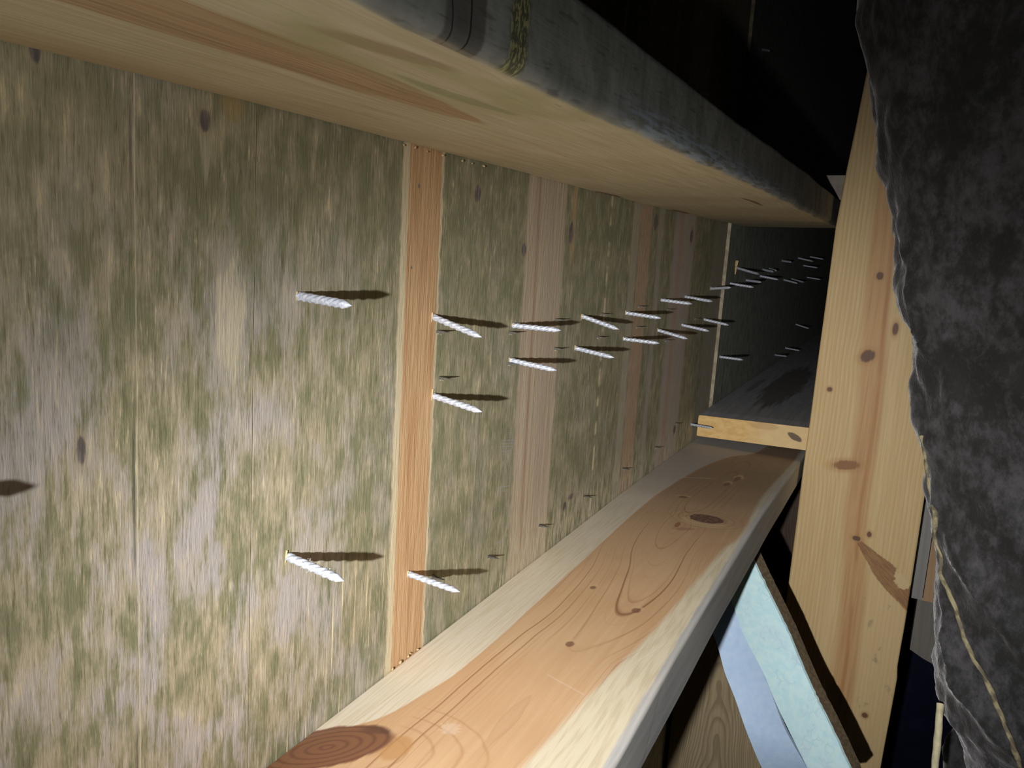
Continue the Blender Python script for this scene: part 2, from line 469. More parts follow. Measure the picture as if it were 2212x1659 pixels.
def mat_upper(origin):
    b = MatB('upper_rafter_wood', origin); x, y, z = b.x, b.y, b.z
    fine = b.noise(x * 620, y * 16, z * 620, detail=3)
    mid = b.noise(x * 120, y * 9, z * 120, 3.0)
    blot = b.noise(x * 40, y * 14, 1.0, dist=0.4)
    col = b.mix((0.50, 0.43, 0.275), (0.60, 0.53, 0.37), b.step(fine, 0.35, 0.68))
    col = b.mix(col, (0.47, 0.37, 0.245), b.step(mid, 0.50, 0.72) * 0.5)
    col = b.mix(col, (0.44, 0.325, 0.19), b.step(x, 0.035, 0.0) * b.step(y, 0.35, 0.15) * 0.7)
    # tan heart streak ending in a point
    wd = b.curve(y, [(0.05, 0.017), (0.14, 0.0165), (0.20, 0.0145), (0.25, 0.0105), (0.29, 0.005), (0.315, 0.0), (0.5, 0.0)])
    xm = b.curve(y, [(0.05, 0.080), (0.14, 0.0840), (0.20, 0.0845), (0.25, 0.084), (0.30, 0.080), (0.5, 0.08)])
    d = (x - xm + (mid - 0.5) * 0.008).abs() - wd
    tan = b.step(d, 0.0016, -0.0016) * b.step(y, 0.316, 0.30)
    tc_ = b.mix((0.36, 0.235, 0.125), (0.46, 0.32, 0.18), b.step(fine, 0.35, 0.6))
    tc_ = b.mix(tc_, (0.27, 0.15, 0.07), b.step(b.noise(x * 300, y * 10, 6.0), 0.54, 0.72) * 0.7)
    col = b.mix(col, tc_, tan * 0.9)
    d2 = b.step(b.ell(x, y, 0.1195, 0.180, 0.006, 0.030, -0.2) + (mid - 0.5) * 1.5, 1.1, 0.6)
    col = b.mix(col, (0.34, 0.24, 0.15), d2 * 0.75)
    # green mould
    gm = b.step(blot + (fine - 0.5) * 0.5, 0.44, 0.60) * b.step(x, 0.085, 0.105) * b.step(y, 0.40, 0.25)
    col = b.mix(col, (0.34, 0.325, 0.13), gm * 0.5)
    gm2 = b.step(b.ell(x, y, 0.1045, 0.245, 0.004, 0.035, -0.06) + (mid - 0.5) * 1.2, 1.1, 0.7)
    col = b.mix(col, (0.24, 0.25, 0.12), gm2 * 0.5)
    fl = b.step(b.noise(x * 200, y * 30, 7.0), 0.67, 0.73) * b.step(x, 0.05, 0.09)
    col = b.mix(col, (0.30, 0.30, 0.17), fl * 0.6)
    for cx, cy, rx, ry in ((0.0025, 0.680, 0.0045, 0.035), (0.004, 0.915, 0.0045, 0.045), (0.1105, 0.735, 0.0026, 0.055)):
        e = b.ell(x, y, cx, cy, rx, ry)
        col = b.mix(col, (0.20, 0.095, 0.055), b.step(e + (mid - 0.5) * 0.7, 1.1, 0.7) * 0.85)
    # grey weathered outer edge, spreading round the corner
    gx = 0.1368 + (b.noise(y * 26, 3.0) - 0.5) * 0.005 
    grey = b.step(x + (fine - 0.5) * 0.003 - gx, -0.001, 0.0018)
    g1 = b.mix((0.185, 0.190, 0.165), (0.265, 0.265, 0.235), b.step(b.noise(x * 50, y * 50, z * 50, detail=4), 0.35, 0.65))
    g1 = b.mix(g1, (0.07, 0.07, 0.062), b.step(b.noise(z * 500, y * 60, 2.0), 0.58, 0.72) * 0.5)
    g1 = b.mix(g1, (0.32, 0.36, 0.40), b.step(z, 0.056, 0.049) * b.step(y, 0.27, 0.33) * b.step(b.noise(z * 600, y * 40, 4.0), 0.40, 0.6) * b.step(y, 0.9, 0.6))
    rough = b.band(y + (b.noise(z * 90, 4.0) - 0.5) * 0.006, 0.2085, 0.0055, 0.002)
    g1 = b.mix(g1, b.mix((0.10, 0.10, 0.05), (0.36, 0.34, 0.14), b.step(b.noise(z * 420, y * 700, 1.0), 0.48, 0.58)), rough * 0.9)
    dkn = b.band(y, 0.1800, 0.0095, 0.001)
    g1 = b.mix(g1, (0.072, 0.066, 0.058), dkn * 0.75)
    cr = b.band(y + (b.noise(z * 70, 9.0) - 0.5) * 0.003, 0.1822, 0.0004, 0.0003).max(b.band(y + z * 0.12 + (b.noise(z * 70, 5.0) - 0.5) * 0.003, 0.1795, 0.0003, 0.0003))
    g1 = b.mix(g1, (0.012, 0.011, 0.01), cr * 0.9)
    col = b.mix(col, g1, grey)
    return b.out(col, 0.72, bump=fine * 0.6 + b.noise(x * 90, y * 90, z * 90) * grey, bstr=0.3, bdist=0.0008, spec=0.25)


def mat_post(origin):
    b = MatB('pine_post_wood', origin); x, y, z = b.x, b.y, b.z
    wob = (b.noise(z * 5, x * 8, 2.0) - 0.5)
    fine = b.noise(x * 700, z * 16, y * 700, detail=2)
    kd = []
    push = None
    knots = ((0.2023, -0.0138, 0.0042, 0.0050), (0.2010, -0.1090, 0.0095, 0.0075), (0.1633, -0.1547, 0.0032, 0.0032),
             (0.1935, -0.2450, 0.0165, 0.0065), (0.2268, -0.0740, 0.0035, 0.0085), (0.2165, -0.3340, 0.0055, 0.0035), (0.2542, -0.5590, 0.0040, 0.0040),
             (0.230, -0.3260, 0.003, 0.004))
    for i, (cx, cz, rx, rz) in enumerate(knots):
        e = b.ell(x, z, cx, cz, rx, rz, (0.0, 0.7, 0, 0.18, 0, 0, 0, 0)[i])
        kd.append(e)
        g = ((e * e) * -0.12).exp() * (1.0 if cx > 0.19 else -0.7) * (0.0035 if rx > 0.004 else 0.0015)
        push = g if push is None else push + g
    xs = x + push + wob * 0.006
    k = (xs * 205.0).frac()
    line = b.step(k, 0.25, 0.95) * b.step(k, 1.0, 0.95)
    vis = b.step(x, 0.200, 0.185) * 0.8 + b.step(x, 0.232, 0.245) * 0.6 + 0.15
    col = b.mix((0.56, 0.405, 0.195), (0.62, 0.465, 0.245), b.step(fine, 0.35, 0.65))
    col = b.mix(col, (0.50, 0.315, 0.13), line * vis * 0.55)
    # warm heart band down the middle
    xm = b.curve(z, [(-0.75, 0.222), (-0.55, 0.2235), (-0.42, 0.222), (-0.30, 0.2130), (-0.18, 0.2110), (-0.05, 0.203), (0.04, 0.2010), (0.3, 0.199)])
    hb = b.step((x - xm + wob * 0.006).abs(), 0.019, 0.009)
    hc = b.mix((0.50, 0.285, 0.12), (0.40, 0.20, 0.085), b.step(b.noise(x * 240, z * 7, 6.0, detail=3), 0.42, 0.66))
    col = b.mix(col, hc, hb * 0.75)
    rb = b.band(x - xm * 0.5 - 0.111 + wob * 0.01, 0.0, 0.0022, 0.002)
    col = b.mix(col, (0.37, 0.17, 0.06), rb * b.step(b.noise(z * 9, 4.0), 0.35, 0.5) * 0.6)
    # paler diagonal face under the spike knot
    sxn = (x - 0.2165) * 0.70 + (z + 0.335) * 0.715
    # spike knot wedge running down to the right edge
    u = (x - 0.2165) * 0.735 - (z + 0.335) * 0.678
    v = (x - 0.2165) * 0.678 + (z + 0.335) * 0.735
    wdg = b.curve(u, [(0.0, 0.0015), (0.03, 0.0085), (0.06, 0.0135), (0.09, 0.012), (0.12, 0.010)])
    sp = b.step(v.abs() - wdg + (fine - 0.5) * 0.003, 0.001, -0.001) * b.step(u, 0.0, 0.006)
    spc = b.mix((0.31, 0.16, 0.065), (0.22, 0.105, 0.05), b.step(b.noise(u * 50, v * 500, 1.0), 0.4, 0.6))
    pl = b.step(b.ell(x, z, 0.2745, -0.3725, 0.012, 0.014) + (b.noise(x * 150, z * 150, 6.0) - 0.5) * 1.1, 1.0, 0.8)
    spc = b.mix(spc, (0.60, 0.45, 0.24), pl)
    below = b.step(v, -0.004, -0.02) * b.step(u, 0.02, 0.05) * b.step(x, 0.235, 0.245)
    col = b.mix(col, (0.62, 0.46, 0.24), below * 0.5)
    col = b.mix(col, spc, sp * 0.9)
    for i, e in enumerate(kd):
        tone = (0.115, 0.055, 0.04) if i not in (3,) else (0.25, 0.115, 0.05)
        col = b.mix(col, (0.42, 0.23, 0.09), b.step(e, 1.9, 1.0) * 0.5)
        col = b.mix(col, tone, b.step(e + (fine - 0.5) * 0.5, 1.1, 0.7) * 0.9)
    # grey mould spots low down
    ms = b.step(b.noise(x * 60, z * 45, 4.0, detail=4), 0.60, 0.72) * b.step(x, 0.225, 0.25) * b.step(z, -0.30, -0.40)
    col = b.mix(col, (0.25, 0.20, 0.14), ms * 0.6)
    return b.out(col, 0.55, bump=line * vis + fine * 0.4, bstr=0.25, bdist=0.0008, spec=0.3)


def mat_plank(name, c1, c2, dark, origin=(0, 0, 0), along='z', knots=(), amp=0.6):
    b = MatB(name, origin)
    u = getattr(b, along); o1, o2 = [getattr(b, k) for k in 'xyz' if k != along]
    n = b.noise(o1 * 260, o2 * 260, u * 9, detail=3)
    r = ((o1 - 0.07) * (o1 - 0.07) * 60.0 + u * 0.35 + (b.noise(o1 * 9, o2 * 9, u * 6) - 0.5) * 0.12) * 70.0
    k = r.frac()
    line = b.step(k, 0.35, 0.9) * b.step(k, 1.0, 0.92)
    col = b.mix(c1, c2, b.step(n, 0.35, 0.65))
    col = b.mix(col, dark, line * amp)
    for cu, cv, ru, rv in knots:
        col = b.mix(col, (0.09, 0.05, 0.035), b.step(b.ell(o1, o2 if along == 'y' else u, cu, cv, ru, rv) + (n - 0.5) * 0.6, 1.1, 0.7) * 0.9)
    return b.out(col, 0.65, bump=n, bstr=0.2, bdist=0.0006, spec=0.25)


def mat_flat(name, c1, c2, scale=120.0, rough=0.6, bstr=0.2, lo=0.4, hi=0.6, **kw):
    b = MatB(name)
    n = b.noise(b.x * scale, b.y * scale, b.z * scale, detail=4)
    return b.out(b.mix(c1, c2, b.step(n, lo, hi)), rough, bump=n, bstr=bstr, bdist=0.0008, **kw)


# ================================================================= THE SETTING
M_SHEET = mat_sheet('weathered_plywood')
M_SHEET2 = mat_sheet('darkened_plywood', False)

bm = bmesh.new()
box(bm, (-0.012, -0.7, -0.9), (0.0, 1.1865, 0.9))
wall = link('wall_left', bm, M_SHEET)
tag(wall, 'greenish weathered plywood roof sheet with orange strip and nail points', kind='structure')
bm = bmesh.new()
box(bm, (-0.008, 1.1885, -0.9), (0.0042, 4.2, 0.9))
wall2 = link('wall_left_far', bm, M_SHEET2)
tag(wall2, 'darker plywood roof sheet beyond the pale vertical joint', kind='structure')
bm = bmesh.new()
box(bm, (0.0000, 1.1868, -0.9), (0.0046, 1.1883, 0.9))
jm = mat_flat('raw_ply_edge', (0.34, 0.29, 0.20), (0.22, 0.185, 0.12), 90.0)
tag(link('trim_joint', bm, jm), 'pale raw ply edge showing at the sheet joint', kind='structure')
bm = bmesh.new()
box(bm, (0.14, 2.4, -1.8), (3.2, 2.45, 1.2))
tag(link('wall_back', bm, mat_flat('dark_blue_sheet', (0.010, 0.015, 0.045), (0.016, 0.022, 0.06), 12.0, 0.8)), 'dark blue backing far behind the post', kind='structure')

# ================================================================= RAFTERS
# upper rafter: heights of its three visible edges along y
ZA = [(-0.6, 0.0458), (0.27, 0.0458), (0.40, 0.0446), (0.50, 0.0440), (0.62, 0.0425), (0.80, 0.0412), (1.4, 0.0410)]
ZB = [(-0.6, 0.0435), (0.18, 0.0424), (0.25, 0.0426), (0.42, 0.0431), (0.62, 0.0446), (1.3, 0.0437)]
ZC = [(-0.6, 0.0725), (0.3, 0.0732), (0.5, 0.0735), (0.72, 0.0768), (1.4, 0.0778)]
loops = []
NS = 150
for i in range(NS + 1):
    t = i / NS
    y = -0.6 + t * 1.84
    za, zb, zc = interp(ZA, y), interp(ZB, y), interp(ZC, y)
    x0 = 0.0006 if y < 1.12 else 0.0048
    wob = nz((0, y * 14, 3.1)) * 0.0012
    c = [(x0, za), (0.1405 + wob * 0.5, zb + wob), (0.1405 + wob * 0.5, zc + nz((1, y * 9, 0)) * 0.0012), (x0, za + 0.033)]
    rl = 0.0055 + nz((4, y * 22, 0)) * 0.002
    lp = round_rect(c, (0.0006, rl, 0.0035, 0.001), 5)
    # oblique end cut
    sk = max(0.0, (t - 0.9) / 0.1)
    pts = []
    for p in lp:
        yo = y + sk * (0.075 * (1 - p.x / 0.1405))
        k = nz((p.x * 90, yo * 60, p.y * 90)) * 0.0002
        pts.append((max(p.x, 0.0006 if yo < 1.186 else 0.0048), yo, p.y + k))
    loops.append(pts)
UO = (0.07, 0.3, 0.06)
upper = link('rafter', loft(loops), mat_upper(UO), UO, smooth=True)
tag(upper, 'upper rafter, cream underside with tan streak and grey weathered outer edge', 'rafter')

# lower rafter
ZD = [(-0.6, -0.2475), (0.32, -0.2468), (0.48, -0.2463), (0.64, -0.2458), (0.80, -0.2448), (1.11, -0.2490), (1.4, -0.2500)]
ZE = [(-0.6, -0.2500), (0.3765, -0.2475), (0.44, -0.2430), (0.58, -0.2385), (0.815, -0.2375), (1.0, -0.2455), (1.10, -0.2500), (1.4, -0.2510)]
ZF = [(-0.6, -0.285), (0.4273, -0.2846), (0.6245, -0.2785), (0.86, -0.2785), (1.105, -0.2823), (1.4, -0.284)]
loops = []
for i in range(NS + 1):
    t = i / NS
    y = -0.6 + t * 2.0
    zd, ze, zf = interp(ZD, y), interp(ZE, y), interp(ZF, y)
    x0 = 0.0006 if y < 1.17 else 0.0048
    wob = nz((0, y * 11, 8.1)) * 0.0009
    c = [(x0, zf), (0.1395, zf + wob), (0.1405 + wob, ze + wob * 0.6), (x0, zd)]
    lp = round_rect(c, (0.001, 0.002, 0.0035 + nz((4, y * 17, 2)) * 0.0012, 0.0009), 5)
    loops.append([(p.x, y, p.y + (p.x / 0.14) * 0.0 + nz((p.x * 60, y * 40, p.y * 60)) * 0.0002) for p in lp])
LO = (0.07, 0.5, -0.285)
lower = link('rafter', loft(loops), mat_lower(LO), LO, smooth=True)
tag(lower, 'lower rafter with orange heartwood, dark oval knot and pale sapwood sides', 'rafter')

for o in (upper, lower):
    md = o.modifiers.new('normals', 'WEIGHTED_NORMAL'); md.weight = 100; md.keep_sharp = False

# far rafter resting on the lower one, its sawn end facing us
loops = []
for i in range(61):
    t = i / 60
    y = 1.098 + t * 1.9
    c = [(0.0052, -0.2405), (0.1560, -0.2370), (0.1560, -0.2060), (0.0052, -0.2105)]
    if i == 0:
        c = [(0.0062, -0.2395), (0.155, -0.236), (0.155, -0.207), (0.0062, -0.2115)]
    lp = round_rect(c, (0.002, 0.002, 0.003, 0.0022), 4)
    loops.append([(p.x, y + (0.0 if i else -0.0), p.y) for p in lp])
bmx = loft(loops)


def mat_far():
    o = (0.08, 1.098, -0.24)
    b = MatB('far_rafter_wood', o); x, y, z = b.x, b.y, b.z
    n = b.noise(x * 200, y * 12, z * 200, detail=3)
    top = b.mix((0.31, 0.315, 0.34), (0.39, 0.39, 0.41), b.step(n, 0.35, 0.65))
    top = b.mix(top, (0.12, 0.105, 0.09), b.step(b.ell(x, y, 0.070, 1.47, 0.028, 0.27, 0.0) + (n - 0.5) * 0.8, 1.1, 0.8) * 0.75)
    top = b.mix(top, (0.12, 0.12, 0.125), b.step(b.ell(x, y, 0.026, 1.42, 0.006, 0.09, 0.0) + (n - 0.5) * 0.8, 1.1, 0.7) * 0.5)
    end = b.mix((0.66, 0.45, 0.19), (0.58, 0.37, 0.14), b.step(b.noise(x * 90, z * 160, 2.0), 0.35, 0.65))
    end = b.mix(end, (0.66, 0.50, 0.27), b.step(x, 0.06, 0.10) * 0.7)
    end = b.mix(end, (0.40, 0.22, 0.10), b.step(b.ell(x, z, 0.090, -0.213, 0.018, 0.005, 0), 1.2, 0.8) * 0.4)
    end = b.mix(end, (0.10, 0.075, 0.06), b.step(b.ell(x, z, 0.1290, -0.2215, 0.0100, 0.0042, -0.42) + (n - 0.5) * 0.5, 1.1, 0.8) * 0.9)
    f = b.step(y, 1.0995, 1.0983)
    return b.out(b.mix(top, end, f), 0.7, bump=n, bstr=0.2, bdist=0.0006, spec=0.2)


far = link('rafter', bmx, mat_far(), (0.08, 1.098, -0.24))
tag(far, 'far grey rafter lying on the lower one, yellow sawn end with dark knot', 'rafter')

# ================================================================= POST
LX = [(-1.1, 0.130), (-0.67, 0.1385), (-0.435, 0.1440), (-0.25, 0.1445), (0.04, 0.1465), (0.10, 0.1500), (0.21, 0.1580), (0.42, 0.176)]
loops = []
for i in range(101):
    z = -1.1 + i / 100 * 1.5
    xl = interp(LX, z)
    xr = xl + (0.1395 if z > -0.5 else 0.1415)
    wob = nz((z * 9, 2, 0)) * 0.0007
    c = [(xl + wob, 1.0900), (xr + wob, 1.0885), (xr + wob, 1.1250), (xl + wob, 1.1260)]
    loops.append([(p.x, p.y, z) for p in round_rect(c, (0.0028,) * 4, 4)])
PO = (0.21, 1.10, -1.1)
post = link('post', loft(loops), mat_post(PO), PO, smooth=True)
post.modifiers.new('normals', 'WEIGHTED_NORMAL').weight = 100
tag(post, 'pale pine post standing across the rafters, knotty with a reddish middle band', 'post')

# board below the lower rafter
loops = []
for i in range(41):
    z = -1.1 + i / 40 * 0.665
    c = [(0.006, 1.128), (0.1355, 1.128), (0.1355, 1.163), (0.006, 1.163)]
    loops.append([(p.x, p.y, z) for p in round_rect(c, (0.0025,) * 4, 3)])
WO = (0.07, 1.145, -1.1)
bw = link('board', loft(loops), mat_plank('dull_pine', (0.36, 0.28, 0.17), (0.42, 0.34, 0.21), (0.20, 0.145, 0.085), WO,
          knots=()), WO)
tag(bw, 'dull pine board below the lower rafter, behind the pale blue strips', 'board')

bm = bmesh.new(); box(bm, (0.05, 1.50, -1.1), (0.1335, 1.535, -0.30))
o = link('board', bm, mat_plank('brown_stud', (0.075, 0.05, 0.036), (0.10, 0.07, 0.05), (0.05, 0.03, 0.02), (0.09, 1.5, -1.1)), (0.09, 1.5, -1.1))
tag(o, 'dark brown board deep in the gap between lower rafter and post', 'board')

# small pale block above the upper rafter, behind the post
bm = bmesh.new()
pr = [(0.1182, 0.1087), (0.156, 0.1098), (0.156, 0.0748), (0.1367, 0.0786)]
loft([[(x, yy, z) for x, z in pr] for yy in (1.192, 1.215)], bm)
blk = link('gusset', bm, mat_flat('pale_offcut', (0.30, 0.26, 0.215), (0.24, 0.2, 0.165), 60), (0.14, 1.2, 0.09))
tag(blk, 'small pale angled gusset beside the post above the upper rafter', 'gusset')

# pieces to the right of the post
bm = bmesh.new(); box(bm, (0.2862, 1.098, -0.3975), (0.2980, 1.13, -0.20))
o = link('board', bm, mat_plank('grey_slat', (0.20, 0.20, 0.195), (0.25, 0.245, 0.23), (0.14, 0.14, 0.13), (0.292, 1.11, -0.3975)), (0.292, 1.11, -0.3975))
tag(o, 'narrow grey board end against the right side of the post', 'board')
bm = bmesh.new(); box(bm, (0.2985, 1.14, -0.4130), (0.345, 1.175, -0.20))
o = link('board', bm, mat_plank('tan_slat', (0.34, 0.22, 0.13), (0.38, 0.26, 0.155), (0.33, 0.18, 0.09), (0.32, 1.15, -0.413)), (0.32, 1.15, -0.413))
tag(o, 'tan board end between the grey board end and the dusty bag', 'board')
bm = bmesh.new()
pr = [(0.300, -0.20), (0.300, -0.5250), (0.318, -0.5340), (0.36, -0.548), (0.36, -0.20)]
loft([[(x, yy, z) for x, z in pr] for yy in (1.245, 1.28)], bm)
o = link('board', bm, mat_plank('dusty_slat', (0.17, 0.16, 0.145), (0.21, 0.195, 0.17), (0.2, 0.18, 0.15), (0.33, 1.26, -0.54)), (0.33, 1.26, -0.54))
tag(o, 'dusty grey board with slanting lower end behind the bag edge', 'board')

# ================================================================= PALE BLUE STRIPS
FR = [(0.1065, 0.900, -0.2939), (0.128, 0.888, -0.3244), (0.1422, 0.886, -0.3461), (0.1671, 0.885, -0.385), (0.1876, 0.88, -0.4192), (0.2036, 0.868, -0.4397), (0.2228, 0.85, -0.459), (0.243, 0.84, -0.4869), (0.2527, 0.835, -0.5005)]
FL = [(0.0689, 0.93, -0.3328), (0.0909, 0.91, -0.3539), (0.1101, 0.905, -0.3863), (0.1214, 0.903, -0.4085), (0.1467, 0.895, -0.4412), (0.164, 0.885, -0.4656), (0.1828, 0.868, -0.4848), (0.2042, 0.855, -0.5092), (0.2154, 0.85, -0.5250)]
RL = [(0.030, 0.955, -0.345), (0.0558, 0.94, -0.3841), (0.0774, 0.93, -0.4146), (0.094, 0.92, -0.4415), (0.1048, 0.915, -0.4649), (0.1184, 0.91, -0.4866), (0.133, 0.9, -0.5094), (0.142, 0.9, -0.5271), (0.1554, 0.91, -0.5587), (0.176, 0.93, -0.6019), (0.205, 0.96, -0.66)]
RR = [(0.075, 0.965, -0.335), (0.101, 0.95, -0.3767), (0.116, 0.945, -0.4105), (0.133, 0.94, -0.4393), (0.1443, 0.935, -0.4643), (0.1538, 0.93, -0.4782), (0.1716, 0.92, -0.5074), (0.1849, 0.918, -0.526), (0.2013, 0.925, -0.5519), (0.2207, 0.945, -0.5918), (0.25, 0.97, -0.65)]


def dense(pl, n):
    """n points along a polyline, smoothed"""
    P = [Vector(p) for p in pl]
    out = []
    for i in range(n):
        t = i / (n - 1) * (len(P) - 1)
        k = min(int(t), len(P) - 2); f = t - k
        p0, p1, p2, p3 = P[max(k - 1, 0)], P[k], P[k + 1], P[min(k + 2, len(P) - 1)]
        out.append(0.5 * ((2 * p1) + (p2 - p0) * f + (2 * p0 - 5 * p1 + 4 * p2 - p3) * f * f + (3 * p1 - p0 - 3 * p2 + p3) * f ** 3))
    return out


def ribbon(Lp, Rp, off_l, off_r, n=70, jag=0.0, seed=0):
    L, Rr = dense(Lp, n), dense(Rp, n)
    loops = []
    for i, (a, b) in enumerate(zip(L, Rr)):
        j = (b - a).normalized() * (nz((i * 0.9, seed, 0)) * jag + max(0, nz((i * 0.31, seed + 5, 0)) - 0.35) * jag * 3)
        front = [a.lerp(b, k / 6) + FWD * (-0.0009 * math.sin(math.pi * k / 6)) for k in range(7)]
        front[-1] += j
        back = [(b + j + Vector(off_r)), (a + Vector(off_l))]
        loops.append(front + back)
    return loft(loops)


def mat_blue(name, smooth=False):
    b = MatB(name)
    x, y, z = b.x, b.y, b.z
    n = b.noise(x * 140, y * 140, z * 140, detail=4)
    if not smooth:
        col = b.mix((0.64, 0.93, 1.0), (0.72, 0.97, 1.0), b.step(n, 0.4, 0.6))
        vor = b.t.nodes.new('ShaderNodeTexVoronoi'); vor.feature = 'DISTANCE_TO_EDGE'; vor.inputs['Scale'].default_value = 130
        b.t.links.new(b.P, vor.inputs['Vector'])
        sp = b.step(X(b, vor.outputs[0]), 0.10, 0.02) * b.step(b.noise(x * 60, y * 60, z * 60, 4.0), 0.50, 0.62)
        col = b.mix(col, (0.38, 0.60, 0.66), sp * 0.3)
        col = b.mix(col, (0.60, 0.76, 0.92), b.step(b.noise(x * 30, y * 30, z * 30), 0.5, 0.7) * 0.25)
        return b.out(col, 0.45, bump=n, bstr=0.35, bdist=0.001, spec=0.4)
    col = b.mix((0.50, 0.67, 0.92), (0.56, 0.73, 0.95), b.step(n, 0.3, 0.7))
    u = (x + 0.03) * 0.45 - (z + 0.05) * 0.9 + (x) * 0.0
    col = b.mix(col, (0.58, 0.70, 0.85), b.band(x * 0.22 + z + 0.0, -0.4935, 0.0012, 0.0012) * 0.9)
    sc = b.band(x + (z + 0.4415) * 0.575, 0.0995, 0.0022, 0.001) * b.step(b.noise(x * 300, z * 240, 1.0), 0.46, 0.56)
    col = b.mix(col, (0.60, 0.74, 0.86), sc * 0.8)
    col = b.mix(col, (0.30, 0.26, 0.26), b.step(b.ell(x, z, 0.163, -0.5235, 0.007, 0.0012, 0.2) + (n - 0.5), 1.1, 0.7) * 0.6)
    return b.out(col, 0.4, bump=n, bstr=0.08, bdist=0.0006, spec=0.4)


fs = empty('foam_strip', FR[-1], label='bright pale blue mottled strip with brown core edge leaning below the lower rafter', cat='strip')
org = Vector(FR[-1])
fs_face = link('facing', ribbon(FL, FR, (0.0006, 0.0030, 0), (0.0012, 0.0030, 0.0004), jag=0.0013, seed=3), mat_blue('mottled_blue_facing'), org, fs)
cFL = [tuple(Vector(p) + Vector((0.0008, 0.0036, 0))) for p in FL]
cFR = [tuple(Vector(p) + Vector((0.0012, 0.0036, 0.0004))) for p in FR]
core = ribbon(cFL, cFR, (0.0030, 0.012, 0.0010), (0.0050, 0.012, 0.0024), jag=0.0008, seed=9)
fs_core = link('core', core, mat_flat('brown_core', (0.17, 0.125, 0.075), (0.115, 0.085, 0.052), 300), org, fs)
fs_core['label'] = 'brown torn core edge'
rs = link('foam_strip', ribbon(RL, RR, (0.0010, 0.004, 0), (0.0010, 0.004, 0), jag=0.0), mat_blue('smooth_blue_facing', True), RR[-1])
for v in rs.data.polygons: v.use_smooth = False
tag(rs, 'smooth lavender blue strip tucked behind the mottled pale blue one', 'strip')
rs.data.materials[0].use_fake_user = False

# ================================================================= DUSTY BAG AND CORDS
BAG = [(-0.60, 0.33), (-0.36, 0.318), (-0.3139, 0.3100), (-0.3013, 0.3021), (-0.2941, 0.2973), (-0.2889, 0.2905), (-0.2805, 0.2871), (-0.2611, 0.2817), (-0.2427, 0.2798),
       (-0.2131, 0.2759), (-0.1983, 0.2728), (-0.176, 0.2709), (-0.1588, 0.2667), (-0.138, 0.2601), (-0.1141, 0.2542), (-0.0966, 0.2478), (-0.0668, 0.242),
       (-0.0386, 0.2375), (-0.0316, 0.2324), (-0.0142, 0.2266), (0.0033, 0.2238), (0.0265, 0.2195), (0.0494, 0.2111), (0.0866, 0.2009), (0.1206, 0.1925), (0.1628, 0.1826), (0.32, 0.150)]
FOLDS = [  # (x0,z0)->(x1,z1), height, width : creases of the skin seen from the front
    ((0.236, -0.034), (0.262, -0.060), 0.0045, 0.0035), ((0.250, -0.036), (0.292, -0.058), 0.0035, 0.004), ((0.292, -0.058), (0.318, -0.080), 0.003, 0.004),
    ((0.262, -0.060), (0.270, -0.100), 0.004, 0.006), ((0.268, -0.150), (0.300, -0.185), 0.004, 0.005), ((0.272, -0.165), (0.322, -0.210), 0.005, 0.006),
    ((0.285, -0.120), (0.345, -0.175), 0.004, 0.007), ((0.278, -0.200), (0.296, -0.262), 0.005, 0.005), ((0.283, -0.250), (0.335, -0.285), 0.005, 0.006),
    ((0.310, -0.205), (0.380, -0.250), 0.004, 0.008), ((0.226, 0.02), (0.240, -0.03), 0.002, 0.004), ((0.215, 0.09), (0.232, 0.03), 0.0015, 0.004)]


def seg_d(p, a, b):
    ax, az = b[0] - a[0], b[1] - a[1]
    t = max(0, min(1, ((p[0] - a[0]) * ax + (p[1] - a[1]) * az) / (ax * ax + az * az)))
    return math.hypot(p[0] - a[0] - ax * t, p[1] - a[1] - az * t), t


def bag_mesh(z0, z1, prof, yc, rx, ry, nz_=220, nphi=150, amp=1.0, cut=None):
    bm = bmesh.new()
    rings = []
    for i in range(nz_ + 1):
        z = z0 + (z1 - z0) * i / nz_
        xs = interp(prof, z)
        ring = []
        for k in range(nphi + 1):
            ph = math.radians(-75 + 255 * (k / nphi) ** 1.35)
            x = xs + rx * (1 - math.cos(ph)); y = yc - ry * math.sin(ph)
            nrm = Vector((-math.cos(ph) * ry, -math.sin(ph) * rx, 0)).normalized()
            d = (nz((x * 16, y * 16, z * 9)) * 0.004 + abs(nz((x * 38, y * 38, z * 24 + 5))) * 0.0065 + abs(nz((x * 95, y * 95, z * 60))) * 0.0026 + nz((x * 320, y * 320, z * 260)) * 0.0005) * amp
            for a, b_, h, wd in FOLDS:
                q, t = seg_d((x, z), a, b_)
                if q < wd * 4:
                    d += 1.5 * h * math.exp(-q / wd) * math.sin(math.pi * (0.12 + 0.76 * t))
            zz = z + (cut(x, ph) if (cut and i == 0) else 0)
            ring.append(bm.verts.new(Vector((x, y, zz)) + nrm * (d - 0.0058 * amp)))
        rings.append(ring)
    for a, b_ in zip(rings, rings[1:]):
        for k in range(nphi):
            bm.faces.new((a[k], a[k + 1], b_[k + 1], b_[k]))
        bm.faces.new((a[nphi], a[0], b_[0], b_[nphi]))
    bm.faces.new(rings[0]); bm.faces.new(rings[-1][::-1])
    return bm


